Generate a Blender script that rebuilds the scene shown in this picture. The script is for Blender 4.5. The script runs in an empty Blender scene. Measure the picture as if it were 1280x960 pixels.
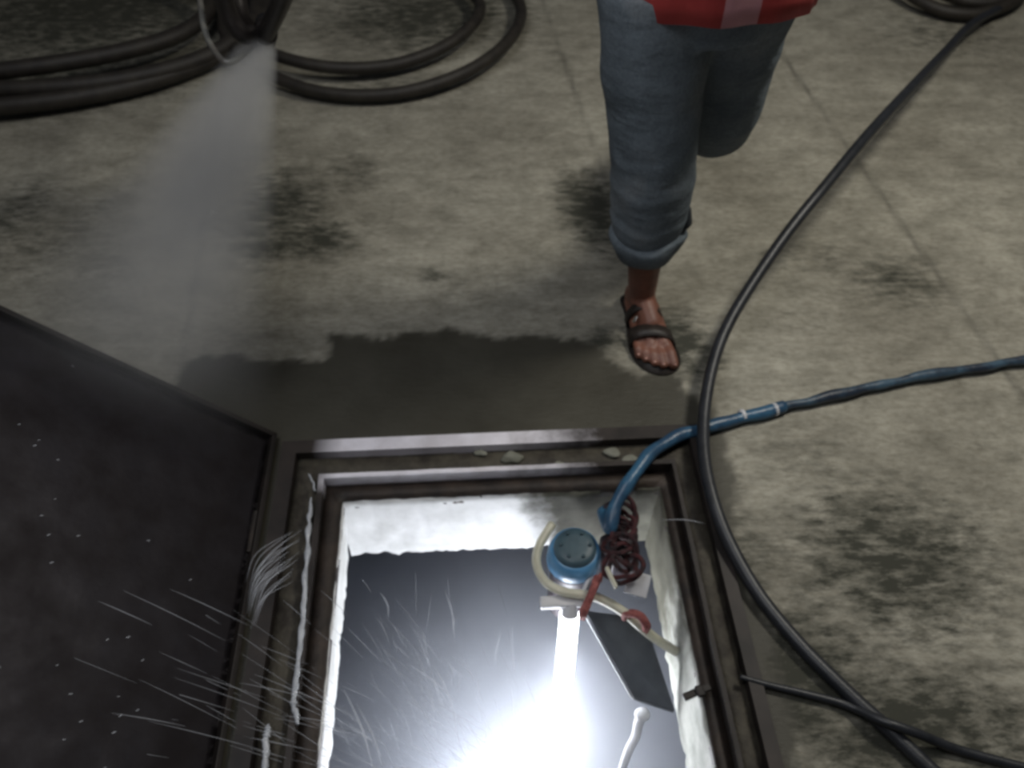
import bpy, bmesh, math, random
from mathutils import Vector, Matrix, noise
random.seed(7)
D = bpy.data
C = bpy.context.scene.collection
PI = math.pi
R = math.radians
H = 1.55
PITCH = R(50)
YAW = R(3)
CY, SY = math.cos(YAW), math.sin(YAW)

# ------------------------------------------------------------------ helpers
def G(px, py, z=0.0):
    """a place in the world (metres) seen at a pixel of the photograph, at height z"""
    u = (px - 640) / 1000.0; v = (480 - py) / 1000.0
    r = (u, math.cos(PITCH) + v * math.sin(PITCH), -math.sin(PITCH) + v * math.cos(PITCH))
    t = (z - H) / r[2]
    return Vector((r[0] * t, r[1] * t, z))

def W(a, b, z=0.0):
    """hatch axes (a to the right, b away) to world"""
    return Vector((a * CY - b * SY, a * SY + b * CY, z))

def Lc(v):
    return (v.x * CY + v.y * SY, -v.x * SY + v.y * CY)

def obj(name, bm, mat, parent=None, smooth=True):
    me = D.meshes.new(name)
    bm.to_mesh(me); bm.free()
    if mat: me.materials.append(mat)
    if smooth:
        for p in me.polygons: p.use_smooth = True
    o = D.objects.new(name, me); C.objects.link(o)
    if parent:
        o.parent = parent
        bpy.context.view_layer.update()
        o.matrix_parent_inverse = parent.matrix_world.inverted()
    return o

def thing(name, label, cat, loc=(0, 0, 0), group=None):
    o = D.objects.new(name, None); C.objects.link(o)
    o.location = loc; o.empty_display_size = 0.05
    o['label'] = label; o['category'] = cat
    if group: o['group'] = group
    return o

def tag(o, label, cat, group=None, kind=None):
    o['label'] = label; o['category'] = cat
    if group: o['group'] = group
    if kind: o['kind'] = kind
    return o

def struct(o):
    o['kind'] = 'structure'; return o

def box(bm, c, s, rot=None, bev=0.0):
    m = Matrix.Translation(Vector(c))
    if rot is not None: m = m @ rot.to_4x4()
    m = m @ Matrix.Diagonal((s[0], s[1], s[2], 1))
    r = bmesh.ops.create_cube(bm, size=1.0, matrix=m)
    if bev > 0:
        es = list({e for v in r['verts'] for e in v.link_edges})
        bmesh.ops.bevel(bm, geom=es, offset=bev, segments=2, affect='EDGES', profile=0.5)

def catmull(pts, n=10):
    P = [Vector(p) for p in pts]
    P = [P[0] * 2 - P[1]] + P + [P[-1] * 2 - P[-2]]
    out = []
    for i in range(1, len(P) - 2):
        for k in range(n):
            t = k / n
            a, b, c, d = P[i - 1], P[i], P[i + 1], P[i + 2]
            out.append(0.5 * ((2 * b) + (c - a) * t + (2 * a - 5 * b + 4 * c - d) * t * t + (3 * b - a - 3 * c + d) * t ** 3))
    out.append(P[-2])
    return out

def tube(bm, pts, rad, seg=10, cap=True):
    """rad: number or function of 0..1 -> radius"""
    n = len(pts); rings = []
    up = Vector((0, 0, 1)); prev = None
    for i, p in enumerate(pts):
        t = (pts[min(i + 1, n - 1)] - pts[max(i - 1, 0)])
        if t.length < 1e-9: t = Vector((0, 0, 1))
        t.normalize()
        if prev is None:
            a = t.cross(up)
            if a.length < 0.1: a = t.cross(Vector((1, 0, 0)))
        else:
            a = prev - t * prev.dot(t)
        a.normalize(); prev = a
        b = t.cross(a)
        r = rad(i / (n - 1)) if callable(rad) else rad
        rings.append([bm.verts.new(p + (a * math.cos(q) + b * math.sin(q)) * r)
                      for q in [2 * PI * k / seg for k in range(seg)]])
    for i in range(n - 1):
        for k in range(seg):
            bm.faces.new((rings[i][k], rings[i][(k + 1) % seg], rings[i + 1][(k + 1) % seg], rings[i + 1][k]))
    if cap:
        bm.faces.new(rings[0][::-1]); bm.faces.new(rings[-1])

def loft(bm, rings, seg=24, cap=True):
    """rings: (centre, half width, half depth[, axis vectors]) stacked"""
    vs = []
    for r in rings:
        c = Vector(r[0]); ax = Vector(r[3]) if len(r) > 3 else Vector((1, 0, 0)); ay = Vector(r[4]) if len(r) > 4 else Vector((0, 1, 0))
        vs.append([bm.verts.new(c + ax * r[1] * math.cos(q) + ay * r[2] * math.sin(q))
                   for q in [2 * PI * k / seg for k in range(seg)]])
    for i in range(len(vs) - 1):
        for k in range(seg):
            bm.faces.new((vs[i][k], vs[i][(k + 1) % seg], vs[i + 1][(k + 1) % seg], vs[i + 1][k]))
    if cap:
        bm.faces.new(vs[0][::-1]); bm.faces.new(vs[-1])

def sphere(bm, c, r, sc=(1, 1, 1), seg=16, rot=None):
    m = Matrix.Translation(Vector(c))
    if rot is not None: m = m @ rot.to_4x4()
    bmesh.ops.create_uvsphere(bm, u_segments=seg, v_segments=seg // 2 + 2, radius=r, matrix=m @ Matrix.Diagonal((*sc, 1)))

def cyl(bm, p0, p1, r0, r1=None, seg=24):
    tube(bm, [Vector(p0), Vector(p1)], (lambda t: r0 + ((r1 if r1 is not None else r0) - r0) * t), seg)

# ------------------------------------------------------------------ materials
def nt(name):
    m = D.materials.new(name); m.use_nodes = True
    n = m.node_tree.nodes; l = m.node_tree.links
    return m, n, l, n['Principled BSDF']

def noise_node(n, l, scale, detail=4, rough=0.6, stretch=None, space='Object'):
    tc = n.new('ShaderNodeTexCoord')
    mp = n.new('ShaderNodeMapping')
    if stretch: mp.inputs['Scale'].default_value = stretch
    l.new(tc.outputs[space], mp.inputs[0])
    t = n.new('ShaderNodeTexNoise')
    t.inputs['Scale'].default_value = scale; t.inputs['Detail'].default_value = detail; t.inputs['Roughness'].default_value = rough
    l.new(mp.outputs[0], t.inputs['Vector'])
    return t

def ramp(n, l, src, stops):
    r = n.new('ShaderNodeValToRGB')
    e = r.color_ramp.elements
    while len(e) < len(stops): e.new(0.5)
    for k, (p, c) in enumerate(stops):
        e[k].position = p; e[k].color = (*c, 1) if len(c) == 3 else c
    l.new(src, r.inputs[0]); return r

def mat(name, c1, c2=None, rough=0.6, metal=0.0, scale=12, bump=0.15, stretch=None, lo=0.35, hi=0.65, spec=0.5, rough2=None, detail=5, bscale=None):
    m, n, l, p = nt(name)
    t = noise_node(n, l, scale, detail, 0.6, stretch)
    r = ramp(n, l, t.outputs['Fac'], [(lo, c1), (hi, c2 or tuple(x * 0.75 for x in c1))])
    l.new(r.outputs[0], p.inputs['Base Color'])
    p.inputs['Metallic'].default_value = metal
    p.inputs['Roughness'].default_value = rough
    p.inputs['Specular IOR Level'].default_value = spec
    if rough2 is not None:
        mr = n.new('ShaderNodeMapRange'); l.new(t.outputs['Fac'], mr.inputs[0])
        mr.inputs[1].default_value = lo; mr.inputs[2].default_value = hi
        mr.inputs[3].default_value = rough; mr.inputs[4].default_value = rough2
        l.new(mr.outputs[0], p.inputs['Roughness'])
    if bump:
        t2 = noise_node(n, l, bscale or scale * 3, 4, 0.6, stretch)
        b = n.new('ShaderNodeBump'); b.inputs['Strength'].default_value = bump; b.inputs['Distance'].default_value = 0.004
        l.new(t2.outputs['Fac'], b.inputs['Height']); l.new(b.outputs[0], p.inputs['Normal'])
    return m

def mixc(n, l, fac, a, b, mode='MIX'):
    x = n.new('ShaderNodeMix'); x.data_type = 'RGBA'; x.blend_type = mode
    for s, v in ((x.inputs[0], fac), (x.inputs[6], a), (x.inputs[7], b)):
        if hasattr(v, 'is_output'): l.new(v, s)
        elif isinstance(v, (int, float)): s.default_value = v
        else: s.default_value = (*v, 1)
    return x.outputs[2]

def floor_material():
    m, n, l, p = nt('cement_floor')
    at = n.new('ShaderNodeAttribute'); at.attribute_name = 'marks'
    sp = n.new('ShaderNodeSeparateColor'); l.new(at.outputs['Color'], sp.inputs[0])
    big = noise_node(n, l, 2.3, 5, 0.55)
    mid = noise_node(n, l, 11, 6, 0.65, (0.75, 1.35, 1))
    fine = noise_node(n, l, 55, 5, 0.7, (0.7, 1.4, 1))
    base = ramp(n, l, big.outputs['Fac'], [(0.3, (0.275, 0.258, 0.212)), (0.7, (0.43, 0.41, 0.345))]).outputs[0]
    g1 = ramp(n, l, mid.outputs['Fac'], [(0.36, (0.52, 0.52, 0.5)), (0.62, (1.08, 1.08, 1.08))]).outputs[0]
    g2 = ramp(n, l, fine.outputs['Fac'], [(0.34, (0.66, 0.64, 0.6)), (0.6, (1.08, 1.08, 1.08))]).outputs[0]
    c = mixc(n, l, 0.62, base, g1, 'MULTIPLY')
    c = mixc(n, l, 0.75, c, g2, 'MULTIPLY')
    # dirt and painted shade patches: own shape, in the green channel, broken up by blobby noise
    pn = noise_node(n, l, 26, 4, 0.7, (0.6, 1.5, 1))
    add = n.new('ShaderNodeMath'); add.operation = 'MULTIPLY_ADD'
    l.new(sp.outputs[1], add.inputs[0]); add.inputs[1].default_value = 0.50
    l.new(pn.outputs['Fac'], add.inputs[2])
    pr = ramp(n, l, add.outputs[0], [(0.62, (0, 0, 0)), (0.95, (1, 1, 1))])
    gate = n.new('ShaderNodeMath'); gate.operation = 'MULTIPLY'; gate.use_clamp = True
    gm = n.new('ShaderNodeMath'); gm.operation = 'MULTIPLY'; gm.inputs[1].default_value = 2.2; gm.use_clamp = True
    l.new(sp.outputs[1], gm.inputs[0])
    l.new(pr.outputs[0], gate.inputs[0]); l.new(gm.outputs[0], gate.inputs[1])
    c = mixc(n, l, gate.outputs[0], c, (0.052, 0.052, 0.040))
    # wet cement (red channel)
    wn = noise_node(n, l, 5, 4, 0.6)
    wetc = ramp(n, l, wn.outputs['Fac'], [(0.3, (0.050, 0.046, 0.034)), (0.75, (0.082, 0.077, 0.060))]).outputs[0]
    c = mixc(n, l, sp.outputs[0], c, wetc)
    # score lines in the cement (blue channel)
    c = mixc(n, l, sp.outputs[2], c, (0.07, 0.066, 0.055))
    l.new(c, p.inputs['Base Color'])
    mr = n.new('ShaderNodeMapRange'); l.new(sp.outputs[0], mr.inputs[0])
    mr.inputs[3].default_value = 0.85; mr.inputs[4].default_value = 0.5
    l.new(mr.outputs[0], p.inputs['Roughness'])
    p.inputs['Specular IOR Level'].default_value = 0.3
    b = n.new('ShaderNodeBump'); b.inputs['Strength'].default_value = 0.35; b.inputs['Distance'].default_value = 0.006
    l.new(fine.outputs['Fac'], b.inputs['Height']); l.new(b.outputs[0], p.inputs['Normal'])
    return m

def volume_mat(name, color, aniso, build):
    m = D.materials.new(name); m.use_nodes = True
    n = m.node_tree.nodes; l = m.node_tree.links
    n.clear()
    out = n.new('ShaderNodeOutputMaterial')
    s = n.new('ShaderNodeVolumeScatter'); s.inputs['Color'].default_value = (*color, 1); s.inputs['Anisotropy'].default_value = aniso
    l.new(s.outputs[0], out.inputs['Volume'])
    build(n, l, s.inputs['Density'])
    return m

def math_node(n, l, op, a, b=None, c=None, clamp=False):
    x = n.new('ShaderNodeMath'); x.operation = op; x.use_clamp = clamp
    for i, v in enumerate((a, b, c)):
        if v is None: continue
        if hasattr(v, 'is_output'): l.new(v, x.inputs[i])
        else: x.inputs[i].default_value = v
    return x.outputs[0]

M = {}
M['floor'] = floor_material()
M['steel_old'] = mat('worn_steel', (0.36, 0.34, 0.36), (0.12, 0.10, 0.09), rough=0.33, rough2=0.6, metal=0.7, scale=7, stretch=(1, 1, 1), lo=0.4, hi=0.7)
M['rust'] = mat('rusty_iron', (0.050, 0.036, 0.028), (0.018, 0.014, 0.012), rough=0.6, metal=0.3, scale=16, bump=0.5)
M['mortar'] = mat('muddy_mortar', (0.085, 0.075, 0.055), (0.030, 0.024, 0.018), rough=0.75, scale=22, bump=0.9)
M['lid'] = mat('dark_lid_paint', (0.052, 0.047, 0.056), (0.030, 0.024, 0.027), rough=0.42, rough2=0.62, metal=0.35, scale=9, bump=0.25)
M['lid_edge'] = mat('lid_edge_paint', (0.020, 0.014, 0.012), (0.008, 0.006, 0.005), rough=0.6, metal=0.1, scale=14)
M['plaster'] = mat('white_plaster', (0.80, 0.80, 0.79), (0.60, 0.60, 0.58), rough=0.7, scale=9, bump=0.5)
M['plaster_dirty'] = mat('mossy_plaster', (0.26, 0.26, 0.215), (0.13, 0.13, 0.10), rough=0.7, scale=9, bump=0.5)
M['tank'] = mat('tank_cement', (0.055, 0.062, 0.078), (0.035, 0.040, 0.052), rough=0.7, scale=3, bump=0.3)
M['rubber'] = mat('black_hose_rubber', (0.016, 0.018, 0.022), (0.028, 0.030, 0.036), rough=0.42, scale=30, bump=0.15)
M['old_rubber'] = mat('dusty_hose_rubber', (0.016, 0.013, 0.011), (0.032, 0.027, 0.021), rough=0.6, scale=20, bump=0.15)
M['blue_hose'] = mat('blue_hose_plastic', (0.045, 0.135, 0.235), (0.028, 0.07, 0.13), rough=0.35, scale=14, bump=0.4, lo=0.42, hi=0.6)
M['blue_hose_tail'] = mat('blue_hose_worn', (0.06, 0.11, 0.16), (0.02, 0.03, 0.05), rough=0.42, scale=18, bump=0.5, lo=0.4, hi=0.6)
M['blue_cap'] = mat('blue_pump_cap', (0.10, 0.28, 0.50), (0.06, 0.18, 0.32), rough=0.35, scale=10, bump=0.1)
M['teal_cap'] = mat('faded_blue_cap_top', (0.055, 0.10, 0.125), (0.035, 0.065, 0.085), rough=0.45, scale=14, bump=0.2)
M['pump'] = mat('dark_pump_iron', (0.035, 0.022, 0.028), (0.016, 0.013, 0.018), rough=0.5, scale=20, bump=0.4)
M['maroon'] = mat('maroon_rope', (0.075, 0.016, 0.018), (0.012, 0.008, 0.010), rough=0.8, scale=50, bump=0.6)
M['red_rope'] = mat('red_rope', (0.34, 0.11, 0.10), (0.16, 0.04, 0.04), rough=0.8, scale=60, bump=0.6)
M['cream'] = mat('cream_pipe', (0.62, 0.60, 0.48), (0.40, 0.39, 0.30), rough=0.4, scale=12, bump=0.1)
M['white_plastic'] = mat('white_plastic', (0.72, 0.72, 0.74), (0.55, 0.55, 0.58), rough=0.4, scale=8, bump=0.05)
M['board'] = mat('slate_grey_board', (0.075, 0.085, 0.10), (0.05, 0.055, 0.065), rough=0.55, scale=12, bump=0.2)
M['skin'] = mat('brown_skin', (0.23, 0.095, 0.062), (0.14, 0.057, 0.038), rough=0.5, scale=14, bump=0.2)
M['nail'] = mat('toe_nail', (0.50, 0.28, 0.22), (0.42, 0.22, 0.18), rough=0.3, scale=10, bump=0)
M['hair'] = mat('black_hair', (0.012, 0.01, 0.009), (0.02, 0.016, 0.014), rough=0.5, scale=60, bump=0.6, stretch=(1, 1, 0.2))
M['sandal'] = mat('dark_sandal', (0.030, 0.022, 0.018), (0.016, 0.012, 0.010), rough=0.5, scale=30, bump=0.3)
M['buckle'] = mat('shiny_buckle', (0.8, 0.78, 0.74), (0.7, 0.68, 0.64), rough=0.15, metal=1, scale=5, bump=0)
M['gun'] = mat('dark_lance_metal', (0.020, 0.017, 0.017), (0.035, 0.03, 0.028), rough=0.4, metal=0.4, scale=14)

def worn_steel():  # rusted steel, with a pale reflection painted along the far left
    m, n, l, p = nt('rusted_steel_sheen')
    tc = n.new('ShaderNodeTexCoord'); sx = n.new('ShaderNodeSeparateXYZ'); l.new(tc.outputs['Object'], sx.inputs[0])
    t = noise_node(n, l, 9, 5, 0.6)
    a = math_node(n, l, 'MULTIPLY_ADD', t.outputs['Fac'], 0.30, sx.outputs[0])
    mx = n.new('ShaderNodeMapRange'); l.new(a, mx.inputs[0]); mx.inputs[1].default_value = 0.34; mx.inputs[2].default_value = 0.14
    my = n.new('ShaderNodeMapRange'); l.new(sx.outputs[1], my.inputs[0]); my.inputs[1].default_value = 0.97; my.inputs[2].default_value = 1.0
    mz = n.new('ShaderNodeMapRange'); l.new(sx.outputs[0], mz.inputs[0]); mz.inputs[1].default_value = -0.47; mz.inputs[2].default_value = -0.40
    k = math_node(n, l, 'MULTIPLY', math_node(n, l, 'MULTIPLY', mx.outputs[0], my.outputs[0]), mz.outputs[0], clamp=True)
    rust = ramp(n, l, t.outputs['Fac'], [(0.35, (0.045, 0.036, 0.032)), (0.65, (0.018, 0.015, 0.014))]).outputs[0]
    painted_sheen = ramp(n, l, t.outputs['Fac'], [(0.40, (0.95, 0.92, 1.0)), (0.72, (0.66, 0.62, 0.66))]).outputs[0]
    l.new(mixc(n, l, k, rust, painted_sheen), p.inputs['Base Color'])
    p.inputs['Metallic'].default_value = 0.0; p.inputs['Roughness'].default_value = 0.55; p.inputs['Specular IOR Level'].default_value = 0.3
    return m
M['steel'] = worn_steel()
def far_plaster():  # white plaster, right half painted brown for the pump's shade
    m, n, l, p = nt('painted_shade_plaster')
    tc = n.new('ShaderNodeTexCoord'); sx = n.new('ShaderNodeSeparateXYZ'); l.new(tc.outputs['Object'], sx.inputs[0])
    t = noise_node(n, l, 10, 5, 0.65)
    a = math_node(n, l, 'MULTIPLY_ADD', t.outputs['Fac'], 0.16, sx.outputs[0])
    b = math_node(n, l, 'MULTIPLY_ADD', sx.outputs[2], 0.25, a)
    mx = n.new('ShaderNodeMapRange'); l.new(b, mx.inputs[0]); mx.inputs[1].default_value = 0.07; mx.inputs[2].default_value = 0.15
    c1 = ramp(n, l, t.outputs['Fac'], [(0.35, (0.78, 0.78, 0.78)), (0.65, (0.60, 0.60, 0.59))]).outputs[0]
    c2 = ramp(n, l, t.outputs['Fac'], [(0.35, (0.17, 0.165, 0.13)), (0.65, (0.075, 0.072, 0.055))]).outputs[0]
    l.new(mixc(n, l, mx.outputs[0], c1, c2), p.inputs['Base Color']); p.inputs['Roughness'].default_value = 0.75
    bp = n.new('ShaderNodeBump'); bp.inputs['Strength'].default_value = 0.4; bp.inputs['Distance'].default_value = 0.004
    l.new(t.outputs['Fac'], bp.inputs['Height']); l.new(bp.outputs[0], p.inputs['Normal'])
    return m
M['plaster_far'] = far_plaster()
def right_plaster():  # grey-green plaster, far end painted darker for the pump's shade
    m, n, l, p = nt('shaded_end_plaster')
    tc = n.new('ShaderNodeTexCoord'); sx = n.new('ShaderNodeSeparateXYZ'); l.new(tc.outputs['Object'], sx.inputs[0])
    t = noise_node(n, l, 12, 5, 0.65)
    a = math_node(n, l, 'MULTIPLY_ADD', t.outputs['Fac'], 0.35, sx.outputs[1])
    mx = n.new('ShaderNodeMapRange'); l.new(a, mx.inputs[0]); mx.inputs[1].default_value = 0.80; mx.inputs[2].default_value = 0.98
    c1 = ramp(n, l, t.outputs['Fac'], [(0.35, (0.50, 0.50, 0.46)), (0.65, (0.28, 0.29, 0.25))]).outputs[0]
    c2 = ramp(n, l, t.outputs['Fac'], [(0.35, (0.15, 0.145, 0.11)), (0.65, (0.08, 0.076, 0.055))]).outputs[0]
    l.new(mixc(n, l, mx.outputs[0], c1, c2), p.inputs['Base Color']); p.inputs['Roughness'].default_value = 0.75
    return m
M['plaster_right'] = right_plaster()

def jeans_material():
    m, n, l, p = nt('denim')
    t = noise_node(n, l, 4.5, 5, 0.6)
    c = ramp(n, l, t.outputs['Fac'], [(0.34, (0.095, 0.115, 0.130)), (0.55, (0.155, 0.182, 0.202)), (0.72, (0.225, 0.240, 0.245))]).outputs[0]
    f = noise_node(n, l, 160, 3, 0.7)
    g = ramp(n, l, f.outputs['Fac'], [(0.35, (0.75, 0.75, 0.78)), (0.65, (1.15, 1.15, 1.15))]).outputs[0]
    c = mixc(n, l, 0.8, c, g, 'MULTIPLY')
    l.new(c, p.inputs['Base Color']); p.inputs['Roughness'].default_value = 0.9; p.inputs['Specular IOR Level'].default_value = 0.15
    w = noise_node(n, l, 14, 3, 0.5, (1, 1, 2.2))
    b = n.new('ShaderNodeBump'); b.inputs['Strength'].default_value = 0.6; b.inputs['Distance'].default_value = 0.012
    l.new(w.outputs['Fac'], b.inputs['Height']); l.new(b.outputs[0], p.inputs['Normal'])
    return m
M['denim'] = jeans_material()

def shirt_material():
    m, n, l, p = nt('red_shirt_cloth')
    tc = n.new('ShaderNodeTexCoord'); sx = n.new('ShaderNodeSeparateXYZ'); l.new(tc.outputs['Object'], sx.inputs[0])
    # wide pale stripe down the front right, as woven in the cloth
    d = math_node(n, l, 'SUBTRACT', sx.outputs[0], 0.405)
    d = math_node(n, l, 'ABSOLUTE', d)
    s = math_node(n, l, 'LESS_THAN', d, 0.034)
    t = noise_node(n, l, 9, 3)
    red = ramp(n, l, t.outputs['Fac'], [(0.35, (0.30, 0.028, 0.026)), (0.65, (0.42, 0.045, 0.04))]).outputs[0]
    c = mixc(n, l, s, red, (0.52, 0.25, 0.27))
    l.new(c, p.inputs['Base Color']); p.inputs['Roughness'].default_value = 0.85
    w = noise_node(n, l, 10, 3, 0.5, (2, 2, 0.7))
    b = n.new('ShaderNodeBump'); b.inputs['Strength'].default_value = 0.5; b.inputs['Distance'].default_value = 0.01
    l.new(w.outputs['Fac'], b.inputs['Height']); l.new(b.outputs[0], p.inputs['Normal'])
    return m
M['shirt'] = shirt_material()

def emit(name, col, s):
    m = D.materials.new(name); m.use_nodes = True
    n = m.node_tree.nodes; l = m.node_tree.links; n.clear()
    o = n.new('ShaderNodeOutputMaterial'); e = n.new('ShaderNodeEmission')
    e.inputs[0].default_value = (*col, 1); e.inputs[1].default_value = s
    l.new(e.outputs[0], o.inputs[0]); return m
M['lamp'] = emit('lit_tube', (0.90, 0.94, 1.0), 34)

def water_streak_material():
    m, n, l, p = nt('water_strands')
    p.inputs['Base Color'].default_value = (0.9, 0.93, 1.0, 1)
    p.inputs['Roughness'].default_value = 0.35
    p.inputs['Alpha'].default_value = 0.19
    return m
M['strand'] = water_streak_material()

# ------------------------------------------------------------------ hatch dimensions (hatch axes)
A0, A1, B0, B1 = -0.335, 0.395, 0.10, 0.99          # clear opening
O = 0.145                                           # width of the iron and mortar surround
TOPZ = -0.03

# ------------------------------------------------------------------ floor
def axis(lo, hi, step, must):
    v = []
    x = lo
    while x < hi: v.append(x); x += step
    v.append(hi)
    for q in must:
        k = min(range(len(v)), key=lambda i: abs(v[i] - q)); v[k] = q
    return v

wet_px = [(215, 480), (236, 455), (262, 448), (290, 443), (318, 448), (345, 457), (372, 452), (398, 445), (412, 434), (416, 420), (440, 422), (480, 424), (520, 418),
          (560, 411), (600, 418), (660, 417), (720, 425), (750, 440), (775, 458), (800, 466), (840, 474), (880, 500), (905, 540), (922, 600), (915, 660), (935, 730),
          (960, 800), (985, 880), (1000, 990), (1010, 1250), (150, 1250), (190, 900), (215, 700)]
wet_poly = [Lc(G(*q)) for q in wet_px]
stains_shade = [  # dirt stains and painted shade: pixel centre, pixel radii, strength
    (345, 262, 78, 62, 0.85), (395, 300, 60, 30, 0.95), (330, 310, 50, 22, 0.9), (440, 215, 60, 40, 0.5), (300, 200, 50, 40, 0.5),
    (740, 262, 52, 50, 1.0), (728, 240, 40, 36, 0.9), (760, 300, 30, 40, 0.7), (835, 425, 60, 48, 1.0), (870, 445, 45, 40, 0.8),  # leg and foot shadow painted on the floor
    (760, 425, 40, 22, 0.8), (1120, 350, 90, 42, 0.6), (1010, 320, 110, 30, 0.45), (1110, 345, 24, 20, 0.9), (1010, 400, 60, 20, 0.35),
    (900, 600, 50, 90, 0.45), (925, 700, 60, 110, 0.6), (1010, 570, 100, 60, 0.4), (1120, 700, 170, 110, 0.85), (1060, 640, 80, 60, 0.5),
    (1000, 850, 130, 110, 0.95), (1140, 910, 190, 90, 0.95), (1230, 830, 80, 80, 0.4), (60, 300, 90, 60, 0.45), (20, 270, 60, 60, 0.6),  # bottom-right blobs here and above paint the light's falloff
    (120, 330, 50, 30, 0.4), (600, 360, 90, 30, 0.35), (540, 345, 40, 18, 0.5), (530, 20, 160, 50, 0.9), (120, 10, 260, 75, 0.95),
    (80, 95, 200, 50, 0.8), (470, 110, 150, 40, 0.45), (1180, 40, 120, 40, 0.5), (690, 60, 60, 60, 0.3), (1240, 560, 60, 60, 0.3)]
stains_shade_l = []
for (x, y, rx, ry, s) in stains_shade:
    c = Lc(G(x, y)); e = Lc(G(x + rx, y)); f = Lc(G(x, y - ry))
    stains_shade_l.append((c[0], c[1], max(0.02, math.dist(c, e)), max(0.02, math.dist(c, f)), s))
def joint(p0, p1):
    return Lc(G(*p0)), Lc(G(*p1))
joints = [joint((1000, 100), (1240, 440)), joint((685, 20), (752, 210)), joint((270, 170), (233, 420))]
# the right-hand score line has a break half way down
def seg_sd(px, py, poly):
    d = 1e9; ins = False; n = len(poly); j = n - 1
    for i in range(n):
        ax, ay = poly[i]; bx, by = poly[j]
        ex, ey = bx - ax, by - ay; wx, wy = px - ax, py - ay
        t = max(0, min(1, (wx * ex + wy * ey) / (ex * ex + ey * ey)))
        d = min(d, (wx - ex * t) ** 2 + (wy - ey * t) ** 2)
        if (ay > py) != (by > py) and px < (bx - ax) * (py - ay) / (by - ay) + ax: ins = not ins
        j = i
    d = math.sqrt(d)
    return -d if ins else d

def line_d(px, py, s):
    (ax, ay), (bx, by) = s
    ex, ey = bx - ax, by - ay
    return abs((px - ax) * ey - (py - ay) * ex) / math.hypot(ex, ey)

def build_floor():
    bm = bmesh.new()
    oa0, oa1, ob0, ob1 = A0 - O, A1 + O * 0.75, B0 - O, B1 + O
    xa = axis(-3.4, 3.6, 0.014, [oa0, oa1]); ya = axis(-1.2, 5.2, 0.014, [ob0, ob1])
    col = bm.verts.layers.float_color.new('marks')
    grid = []
    for b in ya:
        row = []
        for a in xa:
            w = W(a, b, 0)
            far = b > 4.3 or abs(a) > 3.2
            v = bm.verts.new(w)
            sd = 1.0
            if -1.0 < a < 1.1 and b < 1.75:
                sd = seg_sd(a, b, wet_poly)
                sd += 0.022 * noise.fractal(Vector((a * 9, b * 9, 0)), 0.6, 2.0, 5) + 0.008 * noise.noise(Vector((a * 70, b * 70, 3)))
            wet = max(0, min(1, 0.5 - sd / 0.018))
            # film thins to the right of the hatch
            if a > 0.52: wet *= max(0.35, 1 - (a - 0.52) * 3.2)
            st = 0
            for (ca, cb, ra, rb, s) in stains_shade_l:
                q = ((a - ca) / ra) ** 2 + ((b - cb) / rb) ** 2
                if q < 4: st = max(st, s * math.exp(-q * 1.1))
            ln = 0
            for k, s in enumerate(joints):
                dd = line_d(a, b, s)
                if dd < 0.03:
                    jit = 0.003 * noise.noise(Vector((a * 4, b * 4, k)))
                    f = max(0, 1 - abs(dd + jit) / 0.014)
                    f *= 0.45 + 0.55 * max(0, min(1, 0.5 + 1.6 * noise.noise(Vector((0, b * 2.3, k * 5 + 1)))))
                    ln = max(ln, f * (0.55 if k else 0.8))
            v[col] = (wet, st, ln, 1)
            v.co.z = 0.0025 * noise.noise(Vector((a * 3, b * 3, 0)))
            row.append(v)
        grid.append(row)
    e = 1e-4
    for j in range(len(ya) - 1):
        for i in range(len(xa) - 1):
            if xa[i] >= oa0 - e and xa[i + 1] <= oa1 + e and ya[j] >= ob0 - e and ya[j + 1] <= ob1 + e: continue
            bm.faces.new((grid[j][i], grid[j][i + 1], grid[j + 1][i + 1], grid[j + 1][i]))
    for v in [v for v in bm.verts if not v.link_faces]: bm.verts.remove(v)
    return struct(obj('floor', bm, M['floor']))
build_floor()

# ------------------------------------------------------------------ hatch surround
def ring(bm, off0, off1, z0, z1, jag=0.0, step=0.02, right=0.75, seed=0):
    """rectangular ring between two offsets from the clear opening; top at z1, bottom z0, optional ragged inner edge"""
    def corners(off):
        return (A0 - off, A1 + off * right, B0 - off, B1 + off)
    a0, a1, b0, b1 = corners(off0)
    peri = []
    n1 = int((a1 - a0) / step); n2 = int((b1 - b0) / step)
    for k in range(n1): peri.append((k / n1, 0))
    for k in range(n2): peri.append((1, k / n2))
    for k in range(n1): peri.append((1 - k / n1, 1))
    for k in range(n2): peri.append((0, 1 - k / n2))
    def pt(off, s, z, j):
        a0, a1, b0, b1 = corners(off)
        a = a0 + (a1 - a0) * s[0]; b = b0 + (b1 - b0) * s[1]
        q = Vector((a * 40, b * 40, seed)); r = noise.noise(q) * j + noise.noise(q * 0.3) * j
        ca, cb = (a0 + a1) / 2, (b0 + b1) / 2
        return W(a + r * (1 if s[0] == 0 else -1 if s[0] == 1 else 0), b + r * (1 if s[1] == 0 else -1 if s[1] == 1 else 0), z + r * 0.4)
    R_ = []
    for s in peri:
        R_.append([bm.verts.new(pt(off0, s, z0, 0)), bm.verts.new(pt(off0, s, z1, jag)), bm.verts.new(pt(off1, s, z1, jag * 0.6)), bm.verts.new(pt(off1, s, z0, 0))])
    n = len(R_)
    for i in range(n):
        p, q = R_[i], R_[(i + 1) % n]
        for k in range(4):
            bm.faces.new((p[k], q[k], q[(k + 1) % 4], p[(k + 1) % 4]))

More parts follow.
